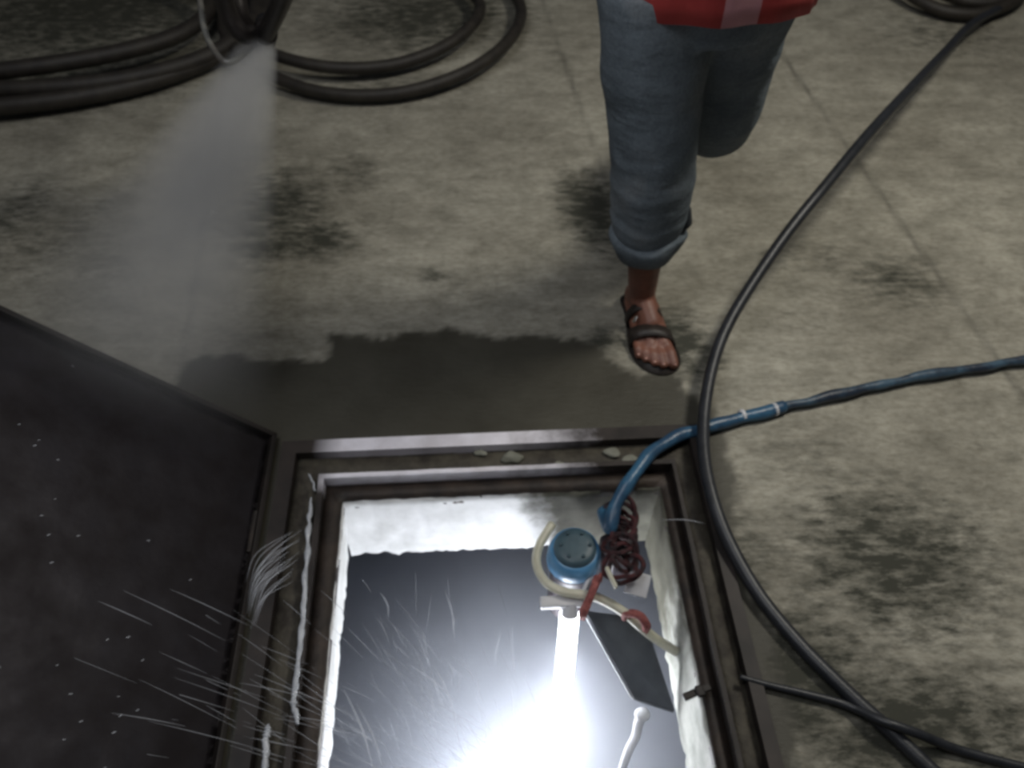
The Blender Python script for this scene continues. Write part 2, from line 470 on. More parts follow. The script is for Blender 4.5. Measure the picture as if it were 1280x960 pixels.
hatch = thing('tank_hatch', 'square tank hatch in the wet floor, its dark lid swung open to the left', 'hatch', tuple(W(0.03, 0.55, 0)))
bm = bmesh.new(); ring(bm, O + 0.004, O - 0.032, -0.06, 0.014); flange_bm = bm
bm = bmesh.new(); ring(bm, O - 0.030, 0.052, -0.06, -0.012, 0.006, seed=3); fr = obj('frame', bm, M['mortar'], hatch)
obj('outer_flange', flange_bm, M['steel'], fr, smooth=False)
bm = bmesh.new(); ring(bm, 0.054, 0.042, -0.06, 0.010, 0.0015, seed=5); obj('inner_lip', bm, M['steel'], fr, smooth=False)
bm = bmesh.new(); ring(bm, 0.044, 0.002, -0.06, -0.022, 0.003, seed=8); obj('rebate', bm, M['rust'], fr)

# the slab's cut faces, ragged plaster, four sides
def slab_side(name, p0, p1, inward, m, th=0.012, zb=-0.28, lean=0.0):
    bm = bmesh.new(); n = 90; rows = 10
    d = Vector(inward)
    grid = []
    for j in range(rows + 1):
        row = []
        t = j / rows
        for i in range(n + 1):
            s = i / n
            a = p0[0] + (p1[0] - p0[0]) * s; b = p0[1] + (p1[1] - p0[1]) * s
            nz = noise.fractal(Vector((a * 20, b * 20, t * 5 + 7)), 0.7, 2, 4)
            z = TOPZ + (zb - TOPZ) * t
            if j == rows: z += 0.012 * noise.noise(Vector((a * 45, b * 45, 2))) + 0.006 * noise.noise(Vector((a * 130, b * 130, 2)))
            if j == 0: z += 0.005 * noise.noise(Vector((a * 50, b * 50, 9)))
            off = 0.005 * nz - lean * t
            row.append(bm.verts.new(W(a + d.x * off, b + d.y * off, z)))
        grid.append(row)
    # back
    back = [[bm.verts.new(W(p0[0] + (p1[0] - p0[0]) * i / n - d.x * (th + lean), p0[1] + (p1[1] - p0[1]) * i / n - d.y * (th + lean), z)) for i in range(n + 1)] for z in (zb, TOPZ)]
    g = grid + back
    for j in range(len(g)):
        A, B = g[j], g[(j + 1) % len(g)]
        for i in range(n): bm.faces.new((A[i], A[i + 1], B[i + 1], B[i]))
    bmesh.ops.recalc_face_normals(bm, faces=bm.faces)
    return struct(obj(name, bm, m))
slab_side('slab_face_1', (A0 - 0.02, B1), (A1 + 0.02, B1), (0, -1, 0), M['plaster_far'])
slab_side('slab_face_2', (A0, B0 - 0.02), (A0, B1 + 0.02), (1, 0, 0), M['plaster'], lean=0.028)
slab_side('slab_face_3', (A1, B0 - 0.02), (A1, B1 + 0.02), (-1, 0, 0), M['plaster_right'])
slab_side('slab_face_4', (A0 - 0.02, B0), (A1 + 0.02, B0), (0, 1, 0), M['plaster'])

# tank chamber under the slab: walls, underside of slab, bottom
def quadbox(bm, a0, a1, b0, b1, z0, z1):
    box(bm, W((a0 + a1) / 2, (b0 + b1) / 2, (z0 + z1) / 2), (a1 - a0, b1 - b0, z1 - z0), Matrix.Rotation(YAW, 3, 'Z'))
TA0, TA1, TB0, TB1, TZ = -1.3, 1.2, -0.6, 2.1, -1.45
bm = bmesh.new()
quadbox(bm, TA0 - .1, TA1 + .1, TB1, TB1 + .1, TZ - .1, -0.27)
quadbox(bm, TA0 - .1, TA1 + .1, TB0 - .1, TB0, TZ - .1, -0.27)
quadbox(bm, TA0 - .1, TA0, TB0, TB1, TZ - .1, -0.27)
quadbox(bm, TA1, TA1 + .1, TB0, TB1, TZ - .1, -0.27)
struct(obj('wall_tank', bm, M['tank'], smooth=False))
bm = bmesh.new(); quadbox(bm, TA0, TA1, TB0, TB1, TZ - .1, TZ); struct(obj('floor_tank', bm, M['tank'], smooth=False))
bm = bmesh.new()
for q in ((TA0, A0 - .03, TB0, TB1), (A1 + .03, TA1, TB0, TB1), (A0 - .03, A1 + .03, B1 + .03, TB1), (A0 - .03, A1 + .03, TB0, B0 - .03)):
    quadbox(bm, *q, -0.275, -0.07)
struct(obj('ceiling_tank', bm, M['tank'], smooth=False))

# ------------------------------------------------------------------ open hatch lid, standing tilted on its hinges
TH = R(46)
lid_loc = W(A0 - O - 0.035, B1 + O + 0.01, 0.02)
ux = Vector((-math.cos(TH) * CY, -math.cos(TH) * SY, math.sin(TH)))   # up the lid
uy = Vector((SY, -CY, 0))                                             # along the hinge, to the camera
un = uy.cross(ux).normalized()
if un.z < 0: un = -un
LR = Matrix((ux, uy, un)).transposed()
LW, LL = 0.92, 1.12
bm = bmesh.new()
n1, n2 = 60, 70
gr = []
for j in range(n2 + 1):
    row = []
    for i in range(n1 + 1):
        s, t = i / n1 * LW, j / n2 * LL
        z = 0.004 * noise.noise(Vector((s * 3, t * 3, 1))) + 0.0012 * noise.noise(Vector((s * 22, t * 22, 1)))
        row.append(bm.verts.new(lid_loc + ux * s + uy * t + un * z))
    gr.append(row)
for j in range(n2):
    for i in range(n1): bm.faces.new((gr[j][i], gr[j][i + 1], gr[j + 1][i + 1], gr[j + 1][i]))
r = bmesh.ops.solidify(bm, geom=list(bm.faces), thickness=0.006)
bmesh.ops.recalc_face_normals(bm, faces=bm.faces)
lid = obj('lid', bm, M['lid'], hatch)
bm = bmesh.new()
def lidbox(s0, s1, t0, t1, z0, z1, bev=0.002):
    box(bm, lid_loc + ux * (s0 + s1) / 2 + uy * (t0 + t1) / 2 + un * (z0 + z1) / 2, (s1 - s0, t1 - t0, z1 - z0), LR, bev)
lidbox(-0.01, LW, -0.012, 0.0, -0.035, 0.016)
lidbox(-0.01, LW, LL, LL + 0.012, -0.035, 0.016)
lidbox(-0.012, 0.0, -0.012, LL + .012, -0.035, 0.016)
lidbox(LW, LW + 0.012, -0.012, LL + .012, -0.035, 0.016)
obj('rim_angle', bm, M['lid_edge'], lid, smooth=False)
for t in (0.25, 0.80):
    bm = bmesh.new()
    c = lid_loc + uy * t - Vector((0, 0, 0.006))
    cyl(bm, c - uy * 0.05, c + uy * 0.05, 0.011)
    box(bm, c + ux * 0.04, (0.07, 0.09, 0.005), LR)
    obj('hinge', bm, M['rust'], lid, smooth=False)
# strut that holds the lid at its angle, on the far side out of sight
bm = bmesh.new()
top = lid_loc + ux * 0.62 + uy * 0.55 - un * 0.03
cyl(bm, top, Vector((top.x - 0.05, top.y, 0.0)), 0.012)
obj('prop_bar', bm, M['rust'], lid)

# ------------------------------------------------------------------ pump hanging at the far right corner of the opening
CS = 0.82
pc = G(718, 690, -0.075)                        # centre of the cap
pump = thing('submersible_pump', 'blue-capped submersible pump tied with red rope in the corner of the hatch', 'pump', tuple(pc + Vector((0, 0, -0.22))))
tilt = Vector((0.05, 0.16, 1)).normalized()
fwd = Vector((0, -1, 0)); sx_ = Vector((1, 0, 0))
def along(h): return pc + tilt * h
bm = bmesh.new()
loft(bm, [(along(-0.20), .050 * CS, .050 * CS), (along(-0.19), .058 * CS, .058 * CS), (along(-0.06), .060 * CS, .060 * CS), (along(-0.045), .066 * CS, .066 * CS), (along(-0.03), .066 * CS, .066 * CS)], 32)
obj('motor_body', bm, M['pump'], pump)
bm = bmesh.new()
loft(bm, [(along(-0.03), .070 * CS, .070 * CS), (along(-0.026), .0745 * CS, .0745 * CS), (along(-0.004), .0735 * CS, .0735 * CS), (along(0.010), .067 * CS, .067 * CS), (along(0.013), .060 * CS, .060 * CS)], 40)
obj('cap', bm, M['blue_cap'], pump)
bm = bmesh.new()
loft(bm, [(along(0.012), .0595 * CS, .0595 * CS), (along(0.019), .057 * CS, .057 * CS), (along(0.024), .048 * CS, .048 * CS), (along(0.025), .030 * CS, .030 * CS)], 40)
for k in range(6):
    q = k * PI / 3
    c = along(0.025) + Vector((math.cos(q), math.sin(q), 0)) * 0.04 * CS
    cyl(bm, c, c + tilt * 0.004, 0.004, seg=8)
obj('cap_top', bm, M['teal_cap'], pump)
bm = bmesh.new()     # outlet pipe bend and terminal box behind the cap
b0 = pc + Vector((0.085, 0.03, -0.02))
tube(bm, catmull([pc + Vector((0.04, 0.01, -0.06)), b0 + Vector((0, 0, -.02)), b0 + Vector((0.02, 0.03, 0.03)), b0 + Vector((-0.01, 0.07, 0.06))], 8), 0.019, 14)
box(bm, b0 + Vector((0.02, -0.005, -0.04)), (0.07, 0.08, 0.09), Matrix.Rotation(0.3, 3, 'Z'), 0.01)
obj('outlet', bm, M['pump'], pump)
bm = bmesh.new()     # pale strip and tag on the outlet
box(bm, G(764, 722, -0.01), (0.008, 0.05, 0.012), Matrix.Rotation(0.35, 3, 'Z'), 0.002)
obj('bracket', bm, M['cream'], pump)
bm = bmesh.new()
box(bm, G(797, 730, -0.06), (0.05, 0.05, 0.006), Matrix.Rotation(-0.3, 3, 'Z') @ Matrix.Rotation(0.5, 3, 'X'), 0.003)
obj('tag', bm, M['white_plastic'], pump)
bm = bmesh.new()     # bundled maroon rope round the neck
rnd = random.Random(3)
pts = []
for k in range(110):
    q = k * 0.55
    c = G(778 + 14 * noise.noise(Vector((k * .09, 0, 3))), 676 + 34 * math.sin(k * .057), -0.03 + 0.02 * noise.noise(Vector((k * .2, 5, 0))))
    rr = 0.030 + 0.020 * noise.noise(Vector((k * .31, 9, 1)))
    pts.append(c + Vector((math.cos(q) * rr, math.sin(q) * rr * 1.1, 0.018 * math.sin(q * 1.7 + 1))))
tube(bm, catmull(pts, 3), 0.0052, 8)
obj('rope_bundle', bm, M['maroon'], pump)
for (x0, y0, x1, y1, z) in ((745, 722, 728, 764, -0.06), (782, 768, 806, 782, -0.06)):
    bm = bmesh.new()
    p0, p1 = G(x0, y0, z), G(x1, y1, z)
    mid = (p0 + p1) / 2 + Vector((0.004, 0, 0.018))
    tube(bm, catmull([p0 - Vector((0, 0, .02)), p0, mid, p1, p1 - Vector((0, 0, .03))], 6), 0.0065, 8)
    tube(bm, catmull([p0 + Vector((.01, 0, -.015)), p0 + Vector((.01, 0.003, .008)), mid + Vector((.008, .004, 0)), p1 + Vector((.008, 0, .0)), p1 - Vector((-.004, .004, .03))], 6), 0.005, 8)
    obj('tie', bm, M['red_rope'], pump)

# cream pipe curling round the cap and away to the right wall
bm = bmesh.new()
tube(bm, catmull([G(690, 655, -.10), G(674, 682, -.10), G(671, 706, -.10), G(683, 728, -.10), G(706, 740, -.10), G(740, 745, -.095), G(765, 756, -.085), G(786, 770, -.08), G(802, 784, -.08), G(822, 800, -.12), G(846, 815, -.14)], 10), 0.0105, 12)
tag(obj('pipe', bm, M['cream']), 'cream flexible pipe curling around the blue pump cap', 'pipe')

# slate board hanging under the pump against the right wall
bm = bmesh.new()
cs = [G(728, 762, -.13), G(806, 772, -.13), G(848, 905, -.22), G(790, 872, -.26)]
# four corners made flat, then thickened
nn = (cs[1] - cs[0]).cross(cs[3] - cs[0]).normalized()
for k in (1, 2, 3): cs[k] = cs[k] - nn * (cs[k] - cs[0]).dot(nn) * 0.8
vt = [bm.verts.new(c) for c in cs]; vb = [bm.verts.new(c - Vector((0, 0, 0.016))) for c in cs]
bm.faces.new(vt); bm.faces.new(vb[::-1])
for k in range(4): bm.faces.new((vt[k], vb[k], vb[(k + 1) % 4], vt[(k + 1) % 4]))
bmesh.ops.recalc_face_normals(bm, faces=bm.faces)
bmesh.ops.bevel(bm, geom=list(bm.edges), offset=0.004, segments=2, affect='EDGES')
tag(obj('board', bm, M['board'], smooth=False), 'flat dark grey board slanting in the opening between tube lamp and right wall', 'board')

# ------------------------------------------------------------------ tube lamp hung in the opening
lt = G(712, 768, -0.15); lb = G(690, 1010, -0.95)
lamp = thing('tube_lamp', 'glaring white tube lamp hanging down into the tank from a white holder', 'lamp', tuple(lt))
bm = bmesh.new(); tube(bm, [lt + (lb - lt) * (k / 12) for k in range(13)], 0.021, 20); obj('tube', bm, M['lamp'], lamp)
bm = bmesh.new()
hc = (G(676, 754, -.12) + G(738, 751, -.12)) / 2
box(bm, hc, ((G(738, 751, -.12) - G(674, 754, -.12)).length, 0.026, 0.020), Matrix.Rotation(0.06, 3, 'Z'), 0.004)
cyl(bm, hc + Vector((0.01, 0, 0)), lt, 0.014, 0.020)
obj('holder', bm, M['white_plastic'], lamp, smooth=False)
bm = bmesh.new(); tube(bm, catmull([hc + Vector((.03, 0, 0)), hc + Vector((.05, .04, .02)), pc + Vector((.05, -.03, -.03))], 8), 0.005, 8)
obj('lead', bm, M['white_plastic'], lamp)

# bright bent nozzle fitting in the spray, and the bracket on the right rim
bm = bmesh.new()
tube(bm, catmull([G(803, 893, -.32), G(798, 905, -.34), G(795, 920, -.36), G(786, 938, -.38), G(778, 962, -.42), G(770, 1000, -.46)], 8), lambda t: 0.011 - 0.002 * t, 12)
sphere(bm, G(803, 893, -.315), 0.018, (1, .9, .7))
tag(obj('hose_fitting', bm, M['white_plastic']), 'bright white bent hose fitting lit up below the grey board', 'hose fitting')
bm = bmesh.new()
q0 = G(857, 872, 0.0); q1 = G(885, 858, 0.012)
box(bm, (q0 + q1) / 2, ((q1 - q0).length + .01, 0.014, 0.008), Matrix.Rotation(math.atan2(q1.y - q0.y, q1.x - q0.x), 3, 'Z'), 0.002)
box(bm, G(875, 864, 0.012), (0.016, 0.022, 0.010), Matrix.Rotation(0.3, 3, 'Z'), 0.003)
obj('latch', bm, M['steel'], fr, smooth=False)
# debris of mortar on the far rim
for i, (x, y, s) in enumerate(((640, 572, .016), (600, 566, .010), (790, 575, .014), (765, 566, .012), (735, 583, .010), (700, 580, .008))):
    bm = bmesh.new(); bmesh.ops.create_icosphere(bm, subdivisions=3, radius=s, matrix=Matrix.Translation(G(x, y, -.006)) @ Matrix.Diagonal((1.5, 1, .6, 1)))
    for v in bm.verts: v.co += (v.co - G(x, y, -.006)) * 0.5 * noise.noise(v.co * 70)
    tag(obj('mortar_lump', bm, M['plaster_dirty']), 'small pale lump of mortar lying on the far side of the hatch surround', 'rubble', 'mortar lumps on the hatch surround')

# ------------------------------------------------------------------ hoses
def hose(name, pts, rad, m, label, cat='hose', group=None, seg=12, n=14):
    bm = bmesh.new(); tube(bm, catmull(pts, n), rad, seg)
    return tag(obj(name, bm, m), label, cat, group)

hose('black_hose', [G(1262, 4, .05), G(1215, 30, .07), G(1180, 66, .12), G(1140, 108, .22), G(1085, 168, .27), G(1032, 232, .25), G(985, 290, .20), G(940, 355, .14), G(908, 410, .10), G(890, 460, .075),
                    G(880, 520, .055), G(881, 575, .05), G(893, 630, .045), G(915, 685, .03), G(950, 745, .022), G(1000, 806, .018), G(1060, 866, .017), G(1115, 916, .017), G(1170, 968, .018), G(1250, 1040, .018), G(1400, 1110, .018), G(1650, 1150, .018)],
     lambda t: 0.0155 - 0.0015 * t, M['rubber'], 'long black hose curving down from the top right past the foot')
hose('thin_black_cable', [G(925, 846, .012), G(960, 856, .011), G(1010, 868, .010), G(1060, 882, .012), G(1100, 900, .036), G(1122, 908, .042), G(1150, 918, .036), G(1200, 938, .012), G(1290, 962, .010), G(1400, 990, .010), G(1700, 1010, .010)],
     lambda t: 0.005 + 0.004 * min(1, t * 3), M['rubber'], 'thin black cable branching off the hose at bottom right', 'cable')
bp = [G(1950, 330, .02), G(1680, 378, .02), G(1420, 425, .018), G(1290, 448, .018), G(1230, 458, .018), G(1180, 466, .018), G(1120, 477, .018), G(1080, 485, .018), G(1020, 500, .017), G(960, 514, .017), G(915, 526, .016), G(880, 536, .016),
      G(845, 547, .018), G(818, 563, .025), G(798, 586, .03), G(782, 610, .02), G(768, 636, .0), G(762, 660, -.02), pc + Vector((.07, .085, .03))]
bhose = thing('blue_hose', 'wrinkled blue hose running from the pump across the floor to the right', 'hose', tuple(bp[10]))
path = catmull(bp, 14)
for k, p in enumerate(path): p += Vector((0, 0.006 * noise.noise(p * 14), 0))
cut = int(len(path) * 0.48)
bm = bmesh.new(); tube(bm, path[:cut + 1], lambda t: 0.0125 + 0.0028 * math.sin(t * 34) * math.sin(t * 11 + 1), 12); obj('worn_length', bm, M['blue_hose_tail'], bhose)
bm = bmesh.new(); tube(bm, path[cut:], lambda t: 0.0155 + 0.0012 * math.sin(t * 40), 12); obj('smooth_length', bm, M['blue_hose'], bhose)
for (x, y) in ((928, 520), (968, 512)):
    bm = bmesh.new(); c = G(x, y, .017); d = (G(x + 20, y - 5, .017) - c).normalized()
    tube(bm, [c - d * .004, c, c + d * .004], 0.0168, 14); obj('tape_wrap', bm, M['white_plastic'], bhose)

# hose coils at the top left: loops of dusty hose lying on the floor
def coil(name, c, rx, ry, turns, rad, label, seed, rot=0.0, start=0.0):
    rnd = random.Random(seed); pts = []
    n = int(turns * 14)
    for k in range(n + 1):
        q = start + k / 14 * 2 * PI
        t = k / n
        f = 1 - 0.34 * t + 0.05 * math.sin(q * 0.5 + seed)
        x = rx * f * math.cos(q); y = ry * f * math.sin(q)
        pts.append(Vector((c.x + x * math.cos(rot) - y * math.sin(rot), c.y + x * math.sin(rot) + y * math.cos(rot) + 0.03 * math.sin(k * .7 + seed), rad + 0.012 * math.sin(k * 1.3) + 0.018 + rad * 1.4 * t * turns * .45)))
    bm = bmesh.new(); tube(bm, catmull(pts, 5), rad, 10)
    return tag(obj(name, bm, M['old_rubber']), label, 'hose', 'dark hose coils at the back')
coil('hose_coil', G(60, 50), 0.98, 0.62, 3.2, 0.030, 'dark hose coiled in wide loops at the top left behind the spray', 1, rot=0.12, start=1.6)
coil('hose_coil', G(470, 30), 0.66, 0.66, 2.0, 0.023, 'dark hose coiled in loose loops between the lance and the person', 4, rot=-0.1, start=1.0)
coil('hose_coil', G(1190, -14), 0.30, 0.32, 3.0, 0.024, 'dark hose coiled at the top right edge where the long hose ends', 6, start=0.6)

# ------------------------------------------------------------------ pressure lance at the top
nz = G(328, 52, .55)
lance = thing('pressure_lance', 'dark pressure-washer lance at the top left, nozzle pointing down and spraying', 'spray lance', tuple(nz))
tgt = G(100, 640, 0.30)
jd = (tgt - nz).normalized()
back = G(374, -60, .86)
bm = bmesh.new(); tube(bm, catmull([nz + (back - nz) * 0.06, nz + (back - nz) * .5 + Vector((.005, 0, 0)), back, back + (back - nz) * .8], 8), 0.022, 14); obj('barrel', bm, M['gun'], lance)
bm = bmesh.new(); tube(bm, [nz - jd * .0, nz - jd * .03, nz - jd * .05 + Vector((0, 0, .01)), nz + (back - nz) * .12], lambda t: 0.032 - .004 * t, 16); obj('nozzle', bm, M['gun'], lance)
bm = bmesh.new(); tube(bm, catmull([nz + Vector((-.02, .02, .01)), G(300, 20, .62), G(292, -40, .72), G(300, -110, .9)], 8), lambda t: .020 + .012 * t, 12)
tube(bm, catmull([G(316, 44, .58), G(300, 40, .60), G(283, 10, .66), G(272, -50, .78)], 8), 0.024, 12); obj('second_tube', bm, M['gun'], lance)
bm = bmesh.new(); tube(bm, catmull([G(240, -60, .62), G(250, 0, .6), G(256, 38, .59), G(270, 66, .58), G(285, 78, .57), G(302, 70, .57), G(318, 54, .56)], 10), 0.0075, 10)
obj('thin_hose_loop', bm, mat('clear_hose', (0.20, 0.20, 0.18), (0.10, 0.09, 0.08), rough=0.25, scale=9), lance)

# spray cone: mist between the nozzle and the lid
def cone_build(length, r0, r1):
    def f(n, l, dens):
        tc = n.new('ShaderNodeTexCoord'); sx = n.new('ShaderNodeSeparateXYZ'); l.new(tc.outputs['Object'], sx.inputs[0])
        z = math_node(n, l, 'DIVIDE', sx.outputs[2], length)                      # 0 at nozzle
        rad = math_node(n, l, 'MULTIPLY_ADD', z, (r1 - r0), r0)
        x2 = math_node(n, l, 'POWER', math_node(n, l, 'ABSOLUTE', sx.outputs[0]), 2)
        y2 = math_node(n, l, 'POWER', math_node(n, l, 'ABSOLUTE', sx.outputs[1]), 2)
        r = math_node(n, l, 'SQRT', math_node(n, l, 'ADD', x2, y2))
        q = math_node(n, l, 'SUBTRACT', 1.0, math_node(n, l, 'DIVIDE', r, rad), clamp=True)
        q = math_node(n, l, 'POWER', q, 1.15)
        fall = math_node(n, l, 'POWER', math_node(n, l, 'DIVIDE', 0.042, rad), 1.3)
        t = noise_node(n, l, 7, 3, 0.6, (1, 1, .25))
        w = math_node(n, l, 'MULTIPLY_ADD', t.outputs['Fac'], 1.6, 0.25)
        end = math_node(n, l, 'MULTIPLY', math_node(n, l, 'SUBTRACT', 0.84, z, clamp=True), 2.4, clamp=True)
        d = math_node(n, l, 'MULTIPLY', math_node(n, l, 'MULTIPLY', math_node(n, l, 'MULTIPLY', q, fall), w), 80.0)
        d = math_node(n, l, 'MULTIPLY', d, end)
        l.new(d, dens)
    return f
CL = (tgt - nz).length
bm = bmesh.new()
CR0, CR1 = 0.042, 0.36
loft(bm, [((0, 0, 0), CR0, CR0), ((0, 0, CL), CR1, CR1)], 40)
sc_ = obj('water_spray', bm, volume_mat('spray_mist', (0.97, 0.98, 1.0), 0.2, cone_build(CL, CR0, CR1)))
zq = jd.to_track_quat('Z', 'Y'); sc_.rotation_mode = 'QUATERNION'; sc_.rotation_quaternion = zq; sc_.location = nz + jd * 0.003
tag(sc_, 'pale widening fan of spray blown from the lance at the top left', 'water spray', kind='stuff')

# mist inside the tank
def tank_mist(n, l, dens):
    tc = n.new('ShaderNodeTexCoord'); mp = n.new('ShaderNodeMapping'); l.new(tc.outputs['Object'], mp.inputs[0])
    c = G(695, 955, -0.62)
    s = n.new('ShaderNodeVectorMath'); s.operation = 'DISTANCE'; l.new(tc.outputs['Object'], s.inputs[0]); s.inputs[1].default_value = c
    q = math_node(n, l, 'SUBTRACT', 1.0, math_node(n, l, 'DIVIDE', s.outputs['Value'], 0.85), clamp=True)
    t = noise_node(n, l, 5, 3, 0.6)
    w = math_node(n, l, 'MULTIPLY_ADD', t.outputs['Fac'], 1.4, 0.3)
    d = math_node(n, l, 'MULTIPLY', math_node(n, l, 'MULTIPLY', math_node(n, l, 'POWER', q, 1.7), w), 1.15)
    l.new(math_node(n, l, 'ADD', d, 0.02), dens)
bm = bmesh.new(); quadbox(bm, -0.9, 0.9, -0.3, 1.8, TZ + .01, -0.29)
tag(obj('tank_mist', bm, volume_mat('tank_mist', (0.86, 0.90, 1.0), 0.1, tank_mist), smooth=False), 'white glowing mist filling the lit tank below the opening', 'mist', kind='stuff')

# strands and drops of splashing water
def strands():
    bm = bmesh.new(); rnd = random.Random(11)
    for k in range(260):
        S = G(rnd.gauss(640, 60), rnd.gauss(1040, 30), rnd.uniform(-.55, -.25))
        if k % 3:
            T = G(rnd.uniform(20, 520), rnd.uniform(690, 930), rnd.uniform(0.05, .30))
        else:
            T = G(rnd.uniform(430, 640), rnd.uniform(700, 860), rnd.uniform(-.25, .05))
        hgt = rnd.uniform(.04, .16)
        t0 = rnd.uniform(0.08, .85); dt = rnd.uniform(.08, .24); t1 = min(1.1, t0 + dt)
        pts = []
        for i in range(9):
            t = t0 + (t1 - t0) * i / 8
            p = S.lerp(T, t); p.z += hgt * 4 * t * (1 - t)
            pts.append(p)
        r = rnd.uniform(.0003, .0008)
        tube(bm, pts, lambda t: r * (0.25 + 0.9 * math.sin(PI * min(max(t, .03), .97))), 5)
    for (a, b, z, rr) in (((475, 740), (486, 772), -.1, .0012), ((556, 738), (568, 800), -.1, .0013), ((430, 862), (468, 965), -.02, .0018), ((446, 880), (480, 965), -.02, .0014), ((510, 830), (570, 878), -.1, .0014), ((825, 650), (880, 654), .08, .0010)):
        p0, p1 = G(*a, z), G(*b, z); m = (p0 + p1) / 2 + Vector((.006, .002, .004))
        tube(bm, catmull([p0, m, p1], 6), lambda t: rr * (0.3 + math.sin(PI * min(max(t, .03), .97))), 5)
    # sheets of water thrown over the left edge of the surround
    for k in range(22):
        x0 = 313 + rnd.uniform(-8, 8); y0 = 752 + rnd.uniform(-30, 34)
        p0, p1, p2 = G(x0, y0, .05), G(x0 + 14, y0 - 36, .08), G(x0 + 52 + rnd.uniform(-8, 8), y0 - 66 + rnd.uniform(-8, 8), .06)
        tube(bm, catmull([p0, p1, p2], 6), lambda t: .0008 * (0.3 + math.sin(PI * min(max(t, .03), .97))), 5)
    return bm
tag(obj('water_strands', strands(), M['strand']), 'fine thin strands of water flung up left out of the tank', 'water', kind='stuff')
bm = bmesh.new(); rnd = random.Random(5)
for k in range(70):
    if k < 45: s, t = rnd.gauss(.60, .12), rnd.gauss(.36, .10)
    else: s, t = rnd.gauss(.30, .15), rnd.gauss(.62, .18)
    if not (.02 < s < LW - .02 and .02 < t < LL - .02): continue
    c = lid_loc + ux * s + uy * t + un * 0.008
    rr = rnd.uniform(.0008, .0014)
    sphere(bm, c, rr, (3.5, 1.0, .6), 8, LR @ Matrix.Rotation(rnd.uniform(.3, .9), 3, 'Z'))
tag(obj('water_drops', bm, M['strand']), 'scattered glinting drops of water splashed on the dark lid', 'water', kind='stuff')

# pale strips on the left surround, added as the lit iron edge's glint
bm = bmesh.new()
def glint_tube(bm, pts, w):
    path = []
    for p in catmull([G(*q) for q in pts], 14):
        path.append(p + Vector((0.0035 * noise.noise(p * 60), 0, 0)))
    tube(bm, path, lambda t: w * (0.75 + 0.5 * noise.noise(Vector((t * 25, 1, 2)))) * min(1, .35 + 6 * t, .35 + 9 * (1 - t)), 8)
glint_tube(bm, [(389, 622, .012), (386, 660, .012), (382, 720, .012), (377, 790, .012), (369, 860, .012), (366, 880, .012), (374, 906, .012)], 0.0072)
glint_tube(bm, [(386, 592, .012), (391, 603, .012), (394, 614, .012)], 0.003)
tag(obj('glint_strip', bm, mat('painted_glint', (0.62, 0.64, 0.68), (0.40, 0.42, 0.46), rough=0.2, scale=40, bump=0.5)), 'long pale strip added as the glint on the left lip of the hatch surround', 'water')
bm = bmesh.new()
glint_tube(bm, [(336, 905, .012), (333, 925, .012), (331, 958, .012), (326, 1000, .012)], 0.0085)
tag(obj('glint_strip', bm, D.materials['painted_glint']), 'short pale strip added as a glint at the bottom between lid and surround', 'water')

# ------------------------------------------------------------------ person
per = thing('person', 'person in rolled blue jeans, red shirt and dark sandal stepping beside the hatch', 'person', (0.36, 1.55, 0.0))
ANK = G(803, 362, .092); KNEE = Vector((0.315, 1.52, 0.48)); HIP = Vector((0.265, 1.53, 0.90))
ANK2 = Vector((0.500, 2.16, 0.36)); KNEE2 = Vector((0.50, 1.74, 0.47)); HIP2 = Vector((0.445, 1.56, 0.90))
def capsule(bm, p0, p1, r0, r1, seg=16):
    p0, p1 = Vector(p0), Vector(p1)
    tube(bm, [p0 + (p1 - p0) * (i / 6) for i in range(7)], lambda t: r0 + (r1 - r0) * t, seg)
    sphere(bm, p0, r0, seg=seg); sphere(bm, p1, r1, seg=seg)
FS = 1.1
def foot(bm, ank, yaw, pitch=0.0, side=1):
    """toes towards -Y before turning; side +1 = big toe on +X"""
    Mx = Matrix.Translation(ank - Vector((0, 0, 0))) @ Matrix.Rotation(yaw, 4, 'Z') @ Matrix.Rotation(pitch, 4, 'X')
    def T(x, y, z): return Mx @ Vector((x, y, z))
    def TS(x, y, z): return Mx @ (Vector((x, y, z)) * FS)
    def cap(a, b, r0, r1): capsule(bm, T(*[q * FS for q in a]), T(*[q * FS for q in b]), r0 * FS, r1 * FS, 12)
    cap((0, .035, -.045), (0, .01, -.03), .030, .032)
    cap((0, .01, -.02), (side * .006, -.07, -.045), .034, .028)
    cap((side * -.012, .02, -.055), (side * -.026, -.11, -.066), .022, .017)
    cap((side * .014, -.02, -.045), (side * .022, -.125, -.062), .028, .021)
    cap((0, -.05, -.045), (side * -.008, -.125, -.064), .027, .019)
    toes = [(.028, -.125, -.186, .0135), (.006, -.130, -.184, .0105), (-.011, -.128, -.174, .0098), (-.026, -.122, -.160, .0092), (-.039, -.112, -.145, .0088)]
    for (x, y0, y1, r) in toes:
        cap((side * x, y0, -.062), (side * x * 1.08, (y0 + y1) / 2 - .004, -.061), r * 1.08, r)
        cap((side * x * 1.08, (y0 + y1) / 2 - .004, -.061), (side * x * 1.1, y1, -.070), r, r * .95)
    return TS
bm = bmesh.new()
foot1 = foot(bm, ANK, R(10), 0, 1)
# shins, knees, thighs
capsule(bm, ANK + Vector((0, 0, -.01)), ANK.lerp(KNEE, .45), .036, .048)
capsule(bm, ANK.lerp(KNEE, .45), KNEE, .050, .056)
capsule(bm, KNEE, HIP, .060, .082)
foot2 = foot(bm, ANK2, R(-12), R(38), -1)
capsule(bm, ANK2, ANK2.lerp(KNEE2, .5), .034, .048); capsule(bm, ANK2.lerp(KNEE2, .5), KNEE2, .048, .055); capsule(bm, KNEE2, HIP2, .060, .080)
